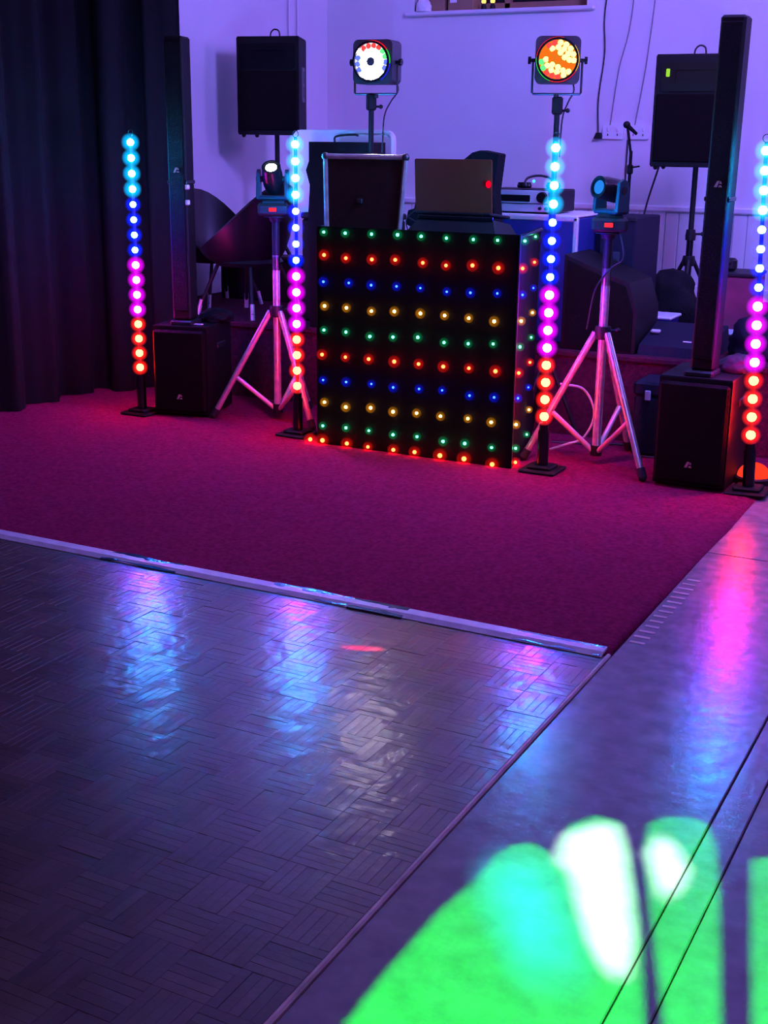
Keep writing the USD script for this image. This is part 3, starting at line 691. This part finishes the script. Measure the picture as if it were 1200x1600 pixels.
# ================================================================== THINGS ON THE STAGE
# bucket chairs
def make_chair(label, loc, rz):
    t = thing('bucket_chair', label, 'chair', loc, rz, 'bucket chairs at the left of the stage')
    ns, nt = 25, 12
    V = []
    for th in np.linspace(-2.35, 2.35, ns):          # round the back, 0 = middle of the back (+y)
        topz = 0.37 + 0.36 * (0.5 + 0.5 * math.cos(th * 1.05)) ** 1.8
        for k, tt in enumerate(np.linspace(0, 1, nt)):
            r = 0.05 + 0.18 * tt ** .45 + 0.03 * tt
            z = 0.29 + (topz - .29) * tt ** 2.0
            V.append((r * math.sin(th) * 1.0, r * math.cos(th) * (1.0 if abs(th) < 1.6 else 1.0), z))
    V = np.array(V).reshape(ns, nt, 3)
    nrm = np.zeros_like(V); nrm[..., 0] = V[..., 0]; nrm[..., 1] = V[..., 1]; nrm /= np.linalg.norm(nrm, axis=-1, keepdims=True) + 1e-9
    B = V + nrm * .014 - [0, 0, .012]
    idx = np.arange(ns * nt).reshape(ns, nt); N = ns * nt
    a, b, c, d = idx[:-1, :-1].ravel(), idx[1:, :-1].ravel(), idx[1:, 1:].ravel(), idx[:-1, 1:].ravel()
    f = np.vstack([np.stack([a, b, c], 1), np.stack([a, c, d], 1)])
    rim = np.concatenate([idx[:, 0], idx[-1, 1:], idx[-2::-1, -1], idx[0, -2:0:-1]]); r2 = np.roll(rim, -1)
    f = np.vstack([f, f[:, ::-1] + N, np.stack([rim, rim + N, r2 + N], 1), np.stack([rim, r2 + N, r2], 1)])
    m = trimesh.Trimesh(np.vstack([V.reshape(-1, 3), B.reshape(-1, 3)]), f, process=False); m.fix_normals()
    part('shell', m, 'chair', t, smooth=50)
    part('seat', lathe([(0, .265), (.18, .275), (.195, .295), (.18, .315), (0, .31)], 28), 'chair', t)
    for sx in (-1, 1):
        for sy in (-1, 1):
            lg = part('leg', rod((sx * .12, sy * .12, .28), (sx * .20, sy * .20, 0.03), .011), 'black_matt', t)
            part('foot', rod((sx * .188, sy * .188, .085), (sx * .204, sy * .204, 0.0), .0125), 'alu_matt', t)
    return t
c0 = make_chair('black bucket chair nearest the black curtain, at the left of the stage', (-4.89, 6.99, SZ), 68)
copy_of(c0, 'black bucket chair behind the left tripod on the stage', (-4.42, 6.65, SZ), -98, scale=1.1)

t = thing('added_dark_box', 'low black box added to darken the gap behind the bucket chairs', 'crate', (-4.66, 7.35, SZ), 0)  # box added as a dark backing below the chairs
part('body', cbox(.80, .17, .27, .008), 'black_box', t)
part('lid', cbox(.81, .18, .03, .008, (0, 0, .27)), 'black_matt', t)
# loudspeakers on poles
def make_pa(name_label, loc, rz, w, d, h, handle, lime):
    t = thing('loudspeaker', name_label, 'speaker', loc, rz, 'loudspeakers on pole stands')
    b = .72
    pts = []
    for z, s in ((0, .975), (.012, 1), (h - .012, 1), (h, .975)):
        pts += [(-w / 2 * s, -d / 2 * s, z), (w / 2 * s, -d / 2 * s, z), (w / 2 * b * s, d / 2 * s, z), (-w / 2 * b * s, d / 2 * s, z)]
    part('cabinet', hull(pts), 'black_box', t)
    part('grille', cbox(w * .93, .014, h * .60, .006, (0, -d / 2 - .006, .03)), 'grille', t)
    part('horn', cat(mv(upright(rrect(w * .86, h * .25, .02).difference(rrect(w * .5, h * .12, .01)), .016), (0, -d / 2 - .010, h * .80)),
                     mv(upright(rrect(w * .52, h * .13, .01), .004), (0, -d / 2 - .001, h * .80))), 'black_gloss', t)
    for s in (-1, 1):
        part('corner_foot', cat(*[ball(.014, (s * (w / 2 - .03), y, -.004), 1) for y in (-d / 2 + .03, d / 2 - .06)]), 'rubber', t)
    if handle:
        ang = math.degrees(math.atan2(w * (1 - b) / 2, d))
        g = sg.Polygon(rrect(.10, .22, .012).exterior.coords, [rrect(.065, .075, .01).exterior.coords]) if False else rrect(.10, .22, .012).difference(sg.box(-.03, .012, .03, .085)).difference(sg.box(-.03, -.085, .03, -.012))
        hm = upright(g, .014); hm = mv(hm, (0, 0, 0), rz=90 + ang); part('side_handle', mv(hm, (w / 2 * (1 + b) / 2 + .008, 0, h * .52)), 'mid_grey', t)
    part('cable_loop', tube([(-.05, .03, h - .01), (-.045, .03, h + .035), (-.02, .03, h + .058), (.012, .03, h + .045), (.02, .03, h - .01)], .005, 8), 'cable', t)
    if lime: part('indicator', cbox(.022, .008, .045, .004, (-w * .34, -d / 2 - .016, h * .80)), 'lime_dot', t, 'lime lit indicator')
    return t
def make_pole_stand(label, loc, h, rz):
    t = thing('speaker_stand', label, 'stand', loc, rz, 'black tripod speaker stands on the stage')
    part('upper_pole', rod((0, 0, h * .5), (0, 0, h), .0165), 'black_matt', t)
    part('lower_pole', rod((0, 0, .06), (0, 0, h * .56), .021), 'black_gloss', t)
    part('collar', cat(lathe([(0, h * .53), (.03, h * .53), (.032, h * .56), (.026, h * .6), (0, h * .6)], 16), rod((.02, 0, h * .57), (.075, 0, h * .57), .007), ball(.013, (.078, 0, h * .57))), 'black_matt', t)
    part('hub', lathe([(0, .33), (.035, .33), (.04, .36), (.035, .39), (0, .39)], 16), 'black_matt', t)
    for k in range(3):
        a = k * 2 * np.pi / 3
        c, s = math.cos(a), math.sin(a)
        part('leg', rod((.03 * c, .03 * s, .365), (.22 * c, .22 * s, .014), .0125), 'black_matt', t)
        part('brace', rod((.14 * c, .14 * s, .165), (.02 * c, .02 * s, .10), .008), 'black_matt', t)
    return t
PLx, PLy = -4.84, 7.66
make_pa('black loudspeaker with a side handle, on a pole against the left wall', (PLx, PLy + .0, 1.535), 14, .43, .36, .62, True, False)
make_pole_stand('black pole stand under the loudspeaker against the left wall', (PLx, PLy, SZ), 1.075, 20)
PRx, PRy = -2.005, 7.85
make_pa('black loudspeaker with a yellow-green light, behind the right column speaker', (PRx, PRy - .05, 1.375), 6, .46, .36, .625, False, True)
make_pole_stand('black pole stand beneath the loudspeaker behind the right column speaker', (PRx, PRy, SZ), .912, 40)

# board, cases, amplifier
t = thing('black_trunk', 'black trunk on the stage under the white board', 'case', (-3.71, 6.70, SZ), 0)
part('body', cbox(.56, .26, .60, .012), 'black_box', t)
part('lid', cbox(.57, .27, .035, .008, (0, 0, .60)), 'black_matt', t)
t = thing('white_board', 'white round-cornered board standing on the black trunk behind the gear case', 'board', (-3.74, 6.62, SZ + .636), 0)
part('panel', mv(upright(rrect(.66, .455, .05), .02), (0, 0, .2275)), 'white_plastic', t)
part('rim', mv(upright(rrect(.67, .465, .055).difference(rrect(.635, .43, .04)), .028), (0, -.004, .2325)), 'white_plastic', t)
t = thing('gear_case', 'tall black gear case on the stage in front of the white board', 'case', (-3.64, 6.46, SZ), 0)
part('body', mv(upright(sg.Polygon([(-.17, 0), (.21, 0), (.21, 1.035), (-.17, 1.035), (-.17, .93), (-.19, .88), (-.165, .80), (-.185, .50), (-.17, .40)]), .20), (0, -.10, 0)), 'black_box', t)
part('handle', cat(tube([(-.06, 0, 1.03), (-.05, 0, 1.065), (.06, 0, 1.075), (.09, 0, 1.07)], .006, 8)), 'cable', t)

t = thing('rack_case', 'blue rack case with aluminium edges carrying the amplifier', 'case', (-2.525, 6.80, SZ), 0)
part('body', cbox(.50, .50, .66, .006, (0, 0, 0)), 'blue_case', t)
for sx in (-1, 1):
    part('edge_trim', cbox(.028, .028, .66, .006, (sx * .238, -.241, .005)), 'alu_matt', t)
part('edge_trim', cbox(.50, .028, .028, .006, (0, -.241, .642)), 'alu_matt', t)
part('edge_trim', cbox(.50, .50, .012, .004, (0, 0, .664)), 'white_plastic', t)
for sx in (-1, 1):
    part('catch', cbox(.05, .012, .06, .004, (sx * .12, -.254, .42)), 'steel', t)
t = thing('navy_trunk', 'navy trunk standing right of the rack case on the stage', 'case', (-2.13, 7.02, SZ), 0)
part('body', cbox(.20, .46, .66, .006, (0, 0, 0)), 'navy_case', t)
part('edge_trim', cbox(.20, .024, .024, .005, (0, -.226, .640)), 'black_matt', t)
part('catch', cbox(.04, .012, .06, .004, (0, -.234, .42)), 'steel', t)
t = thing('amplifier', 'silver-faced amplifier with round dial on top of the rack case', 'amplifier', (-2.62, 6.72, SZ + .677), 0)
part('body', cbox(.42, .30, .118, .006, (0, 0, .006)), 'black_matt', t)
part('face_plate', cbox(.42, .008, .112, .003, (0, -.152, .009)), 'silver_face', t)
part('display', cbox(.19, .006, .034, .002, (-.03, -.157, .062)), 'black_gloss', t)
part('groove', cbox(.415, .004, .004, .001, (0, -.157, .050)), 'black_matt', t)
part('dial', mv(lathe([(0, 0), (.030, 0), (.027, .02), (0, .02)], 26), (.135, -.156, .085), rx=90), 'black_gloss', t)
for x in (.125, .160):
    part('knob', mv(lathe([(0, 0), (.009, 0), (.008, .014), (0, .014)], 14), (x, -.156, .028), rx=90), 'black_gloss', t)
for x in (-.17, .17): part('foot', rod((x, -.1, 0), (x, -.1, .01), .014), 'rubber', t)
t = thing('headphones', 'black headphones lying folded on the silver amplifier', 'headphones', (-2.56, 6.70, SZ + .803), 25)
part('headband', tube([(-.08, 0, .022), (-.06, .02, .055), (0, .03, .068), (.06, .02, .055), (.08, 0, .022)], .006), 'black_matt', t)
for sx in (-1, 1): part('ear_cup', mv(lathe([(0, 0), (.036, 0), (.04, .012), (.034, .03), (0, .03)], 20), (sx * .078, 0, .003)), 'black_gloss', t)
part('indicator', ball(.009, (-.03, -.03, .04), 2), 'blue_display', t, 'small blue light')
# wedge cabinet on the stage edge
t = thing('stage_monitor', 'large black slant-topped cabinet at the stage edge behind the right tripod', 'speaker', (-2.07, 6.56, SZ), 0)
part('cabinet', mv(upright(sg.Polygon([(-.20, 0), (.20, 0), (.20, .22), (.15, .36), (-.20, .49)]), .40), (0, -.20, 0)), 'black_box', t)
part('grille', mv(upright(sg.Polygon([(-.18, .02), (.18, .02), (.18, .21), (.135, .34), (-.18, .46)]), .012), (0, -.212, 0)), 'grille', t)
# microphone stand
t = thing('microphone_stand', 'thin black microphone stand in front of the wall sockets', 'stand', (-2.44, 7.95, SZ), 0)
part('base', lathe([(0, 0), (.13, 0), (.13, .012), (.03, .03), (0, .03)], 28), 'black_matt', t)
part('pole', rod((0, 0, .02), (0, 0, 1.0), .010), 'black_matt', t)
part('collar', cat(cbox(.035, .035, .06, .008, (0, 0, .86)), rod((0, 0, .90), (.06, 0, .91), .005)), 'black_matt', t)
part('boom', rod((0, 0, .98), (-.025, -.02, 1.14), .008), 'black_matt', t)
part('microphone', cat(ball(.022, (-.03, -.025, 1.155)), rod((-.03, -.025, 1.155), (.03, .0, 1.10), .014, .009)), 'black_matt', t)
# right of the stage: bag, boxes, cases
single('holdall', 'slumped black holdall on the stage beneath the right loudspeaker', 'bag', mv(crumple(.36, .28, .36, 11), (-1.98, 7.42, SZ)), 'bag')
t = thing('storage_tub', 'blue plastic tub with white rim beside the black holdall', 'tub', (-1.95, 6.98, SZ + .0), 0)
part('tub', hull([(-.09, -.08, 0), (.09, -.08, 0), (-.09, .08, 0), (.09, .08, 0), (-.115, -.1, .12), (.115, -.1, .12), (-.115, .1, .12), (.115, .1, .12)]), 'blue_plastic', t)
part('lid', cbox(.25, .22, .018, .006, (0, 0, .12)), 'white_plastic', t)
t = thing('pedal_case', 'navy soft case lying flat on the stage edge behind the right subwoofer', 'case', (-1.70, 6.58, SZ), 0)
part('body', hull([(-.16, -.20, 0), (.22, -.20, 0), (-.16, .20, 0), (.22, .20, 0), (-.155, -.19, .05), (.21, -.19, .05), (-.17, .18, .13), (.21, .18, .13)]), 'navy_case', t)
part('flap', mv(cbox(.34, .30, .012, .004), (0.03, .0, .075), rx=12), 'navy_case', t)
part('label_plate', mv(cbox(.045, .012, .006, .002), (.07, -.10, .066), rx=12), 'white_plastic', t, 'white label plate')
part('buckle', mv(cbox(.05, .03, .014, .004), (-.12, -.02, .095), rx=12), 'alu_matt', t)
t = thing('tool_box', 'dark navy box on the carpet against the stage front', 'box', (-1.62, 6.19, 0.009), 0)
part('body', cbox(.30, .24, .30, .012), 'navy_case', t)
part('lid', cbox(.31, .25, .07, .012, (0, 0, .30)), 'navy_case', t)
part('catch', cbox(.03, .012, .05, .004, (-.08, -.125, .28)), 'alu_matt', t)
part('catch', cbox(.03, .012, .05, .004, (.0, -.125, .28)), 'alu_matt', t)
t = thing('red_crate', 'dark red crate on the stage right of the right column speaker', 'crate', (-1.55, 7.15, SZ), 0)
part('body', cbox(.24, .30, .36, .006), 'red_board', t)
part('label_plate', cbox(.06, .008, .03, .002, (.03, -.152, .05)), 'white_plastic', t, 'white label plate')
part('lid', cbox(.25, .31, .02, .005, (0, 0, .36)), 'black_matt', t)
single('soft_bag', 'dark soft bag on the stage edge behind the right-hand tube', 'bag', mv(crumple(.34, .28, .24, 21), (-1.28, 6.62, SZ)), 'navy_case')
t = thing('webcam', 'small black device sitting on top of the red crate', 'device', (-1.60, 7.13, SZ + .38), 0)
part('body', cat(cbox(.09, .06, .07, .014), ball(.02, (0, -.03, .045))), 'black_matt', t)

# window sill items
def cardbox(label, x, w, h, d):
    t = thing('cardboard_box', label, 'box', (x, YB + .08, wz0), 0, 'boxes on the window sill')
    part('carton', cbox(w, d, h, .004), 'card', t)
    part('flap', cbox(w * .98, d * .48, .005, .001, (0, d * .25, h)), 'card', t)
    return t
cardbox('brown cardboard box at the left end of the window sill', -4.36, .20, .30, .14)
b = cardbox('brown cardboard box with a white label on the window sill', -4.13, .20, .34, .15)
part('label_plate', cbox(.055, .004, .09, .001, (-.055, -.077, .055)), 'white_plastic', b, 'white paper label')
single('plastic_bag', 'crumpled clear plastic bag in front of the boxes on the window sill', 'bag', mv(crumple(.12, .08, .11, 31), (-4.42, YB - .01, wz0)), 'white_plastic')
for x, l in ((-3.955, 'small warm glowing bulb on the window sill, beside the labelled box'), (-3.885, 'small warm glowing bulb on the window sill, further from the labelled box')):
    t = thing('bulb_lamp', l, 'lamp', (x, YB + .03, wz0), 0, 'warm bulbs on the sill')
    part('base', lathe([(0, 0), (.022, 0), (.018, .03), (.010, .045), (0, .045)], 16), 'black_matt', t)
    part('bulb', ball(.018, (0, 0, .058), 2), 'warm_bulb', t)

# sockets, pipes, wires on the walls
def socket(label, x):
    t = thing('wall_socket', label, 'socket', (x, YB, 1.58), 0, 'sockets on the back wall')
    part('plate', mv(upright(rrect(.15, .092, .006), .016), (0, -.017, 0)), 'white_plastic', t)
    for sx in (-1, 1):
        part('switch', cbox(.014, .006, .022, .002, (sx * .035, -.021, .008)), 'white_plastic', t)
        part('pin_hole', cbox(.006, .003, .014, .001, (sx * .035, -.019, -.024)), 'black_matt', t)
socket('white double wall socket beside the black plug', -2.915)
socket('white double wall socket behind the microphone stand', -2.73)
t = thing('plug', 'black mains plug hanging beside the left wall socket', 'plug', (-3.02, YB - .02, 1.555), 0)
part('body', hull([(-.028, -.02, -.02), (.032, -.02, -.02), (-.028, .018, -.02), (.032, .018, -.02), (-.012, -.016, .022), (.018, -.016, .022), (-.012, .016, .022), (.018, .016, .022)]), 'black_matt', t)
part('cable', tube([(.0, 0, .02), (-.012, 0, .25), (.015, 0, .55), (.0, 0, .8), (.03, 0, 1.15), (.03, 0, 1.6), (.04, 0, 2.4)], .005, 6), 'cable', t)
single('wall_wire', 'thin grey wire running up the back wall above the plug', 'wire', tube([(-2.94, YB - .006, 1.63), (-2.90, YB - .006, 2.0), (-2.82, YB - .006, 2.5), (-2.80, YB - .006, 4.1)], .004, 6), 'wire_grey')
single('wall_wire', 'thin grey wire running up the wall behind the microphone stand', 'wire', tube([(-2.76, YB - .006, 1.63), (-2.70, YB - .006, 2.1), (-2.66, YB - .006, 2.8), (-2.65, YB - .006, 4.1)], .004, 6), 'wire_grey')
single('wall_cable', 'dark cable dropping down the back wall below the sockets', 'cable', tube([(-2.80, YB - .02, 1.53), (-2.80, YB - .02, 1.2), (-2.77, YB - .04, .8)], .006, 6), 'cable')
single('speaker_cable', 'black cable hanging from the right loudspeaker to the stage', 'cable', tube([(-2.20, 7.75, 1.38), (-2.28, 7.78, 1.1), (-2.30, 7.76, .8), (-2.36, 7.7, SZ + .006), (-2.42, 7.6, SZ + .006)], .006, 6), 'cable')
for k, (y, l) in enumerate(((8.46, 'thin white pipe down the left wall above the loudspeaker, nearer the curtain'), (8.58, 'thin white pipe down the left wall above the loudspeaker, nearer the corner'))):
    t = thing('pipe', l, 'pipe', (XL + .022, y, 0), 0, 'white wall pipes')
    part('tube', rod((0, 0, 2.0 if k else .5), (0, 0, 4.15), .008), 'gloss_white', t)
    for z in (2.2, 3.0, 3.8): part('clip', cbox(.03, .036, .02, .004, (-.006, 0, z)), 'gloss_white', t)

# cables round the tripods and on the carpet
single('floor_cable', 'white cable looping behind the right tripod down to the carpet', 'cable', tube([(-2.06, 5.80, .38), (-1.98, 5.92, .34), (-1.93, 5.95, .22), (-1.97, 5.93, .10), (-2.05, 5.9, .06), (-2.15, 5.95, .013)], .006, 8), 'white_cable')
single('floor_cable', 'dark cable snaking over the carpet behind the right tripod', 'cable', tube([(-2.2, 6.1, .014), (-2.0, 6.16, .014), (-1.85, 6.22, .014), (-1.7, 6.03, .014), (-1.55, 6.1, .014)], .006, 8), 'cable')
single('tripod_cable', 'thin dark cable hanging down the right tripod pole', 'cable', tube([(-1.80, 5.77, 1.12), (-1.77, 5.75, 1.0), (-1.83, 5.77, .95), (-1.90, 5.77, .85), (-1.93, 5.76, .66)], .0035, 6), 'cable')

# ================================================================== EFFECT LIGHTS ABOVE THE FRAME (pattern on the floor)
def effect(label, pos, plates, color, intensity, radius):
    """a lamp in a closed can: a metal gobo plate with cut slots throws the pattern"""
    L = np.array(pos, float); drop = 0.26
    k = drop / L[2]
    t = thing('effect_light', label, 'stage light', pos, 0, 'effect lights above the floor')
    holes = []
    for poly in plates:
        holes.append(sg.Polygon([((x - L[0]) * k, (y - L[1]) * k) for x, y in poly]).buffer(0))
    allh = np.vstack([np.array(h.exterior.coords) for h in holes]); lo, hi = allh.min(0) - .03, allh.max(0) + .03
    lo = np.minimum(lo, [-.05, -.05]); hi = np.maximum(hi, [.05, .05])
    plate = sg.box(*lo, *hi)
    for h in holes: plate = plate.difference(h)
    geoms = getattr(plate, 'geoms', [plate])
    part('gobo_plate', mv(cat(*[extrude(g, .001) for g in geoms]), (0, 0, -drop)), 'black_matt', t, smooth=False)
    w, th = hi - lo, .006
    cx, cy = (lo + hi) / 2
    part('housing', cat(slab(lo[0] - th, lo[0], lo[1], hi[1], -drop - .01, .12), slab(hi[0], hi[0] + th, lo[1], hi[1], -drop - .01, .12), slab(lo[0], hi[0], lo[1] - th, lo[1], -drop - .01, .12),
                        slab(lo[0], hi[0], hi[1], hi[1] + th, -drop - .01, .12), slab(lo[0], hi[0], lo[1], hi[1], .12, .126)), 'black_matt', t, smooth=False)
    part('hanger', rod((cx, cy, .12), (cx, cy, HZ - pos[2]), .012), 'steel', t)
    e = glow(unique('/World/Looks', 'effect_beam').rsplit('/', 1)[1], color, intensity)
    part('lamp_source', mv(lathe([(0, 0), (radius, 0)], 12), (0, 0, 0)), e, t, 'bright lamp source', smooth=False)
G1 = [(-0.93, 1.662), (-0.934, 1.791), (-0.933, 1.95), (-0.927, 2.085), (-0.91, 2.193), (-0.911, 2.301), (-0.895, 2.355), (-0.863, 2.388), (-0.819, 2.373), (-0.789, 2.344), (-0.807, 2.409), (-0.813, 2.501), (-0.776, 2.573), (-0.717, 2.572), (-0.658, 2.46), (-0.604, 2.319), (-0.54, 2.152), (-0.464, 1.914), (-0.418, 1.759), (-0.40, 1.50), (-0.936, 1.479)]
G3 = [(-0.633, 2.474), (-0.655, 2.593), (-0.63, 2.647), (-0.576, 2.67), (-0.537, 2.664), (-0.496, 2.579), (-0.442, 2.381), (-0.344, 1.98), (-0.305, 1.82), (-0.30, 1.6), (-0.36, 1.6), (-0.382, 1.779), (-0.434, 1.931), (-0.534, 2.203)]
G4 = [(-0.414, 2.544), (-0.402, 2.571), (-0.271, 2.642), (-0.152, 1.903), (-0.15, 1.6), (-0.24, 1.6), (-0.259, 1.845)]
W1 = [(-0.787, 2.346), (-0.805, 2.457), (-0.757, 2.541), (-0.717, 2.553), (-0.671, 2.454), (-0.611, 2.289), (-0.566, 2.161), (-0.534, 2.041), (-0.54, 2.005), (-0.576, 2.036), (-0.625, 2.105), (-0.68, 2.199), (-0.735, 2.308)]
W3 = [(-0.62, 2.467), (-0.615, 2.567), (-0.573, 2.522), (-0.525, 2.446), (-0.521, 2.378), (-0.529, 2.333), (-0.539, 2.302), (-0.568, 2.366)]
C1 = [(-0.894, 2.244), (-0.877, 2.311), (-0.836, 2.319), (-0.78, 2.25), (-0.701, 2.112), (-0.634, 1.965), (-0.659, 1.93), (-0.739, 2.02), (-0.821, 2.122)]
effect('green effect lamp hanging above the floor boards', (-0.35, 0.25, 2.95), [G1, G3, G4], (0.0, 1.0, 0.02), 4.6e7, 0.0014)
effect('white effect lamp hanging above the floor boards', (0.10, 0.25, 2.95), [W1, W3], (0.75, 0.95, 1.0), 2.3e7, 0.003)
effect('cyan effect lamp hanging above the floor boards', (-0.80, 0.25, 2.95), [C1], (0.0, 0.5, 0.7), 2.6e6, 0.008)
DOT = [(-1.735 + .07 * math.cos(a) * .94 + .022 * math.sin(a) * .34, 3.196 + .07 * math.cos(a) * .34 - .022 * math.sin(a) * .94) for a in np.linspace(0, 2 * np.pi, 16, endpoint=False)]
effect('red effect lamp hanging above the parquet', (-1.6, 0.4, 2.95), [DOT], (1.0, 0.01, 0.10), 4e8, 0.0012)
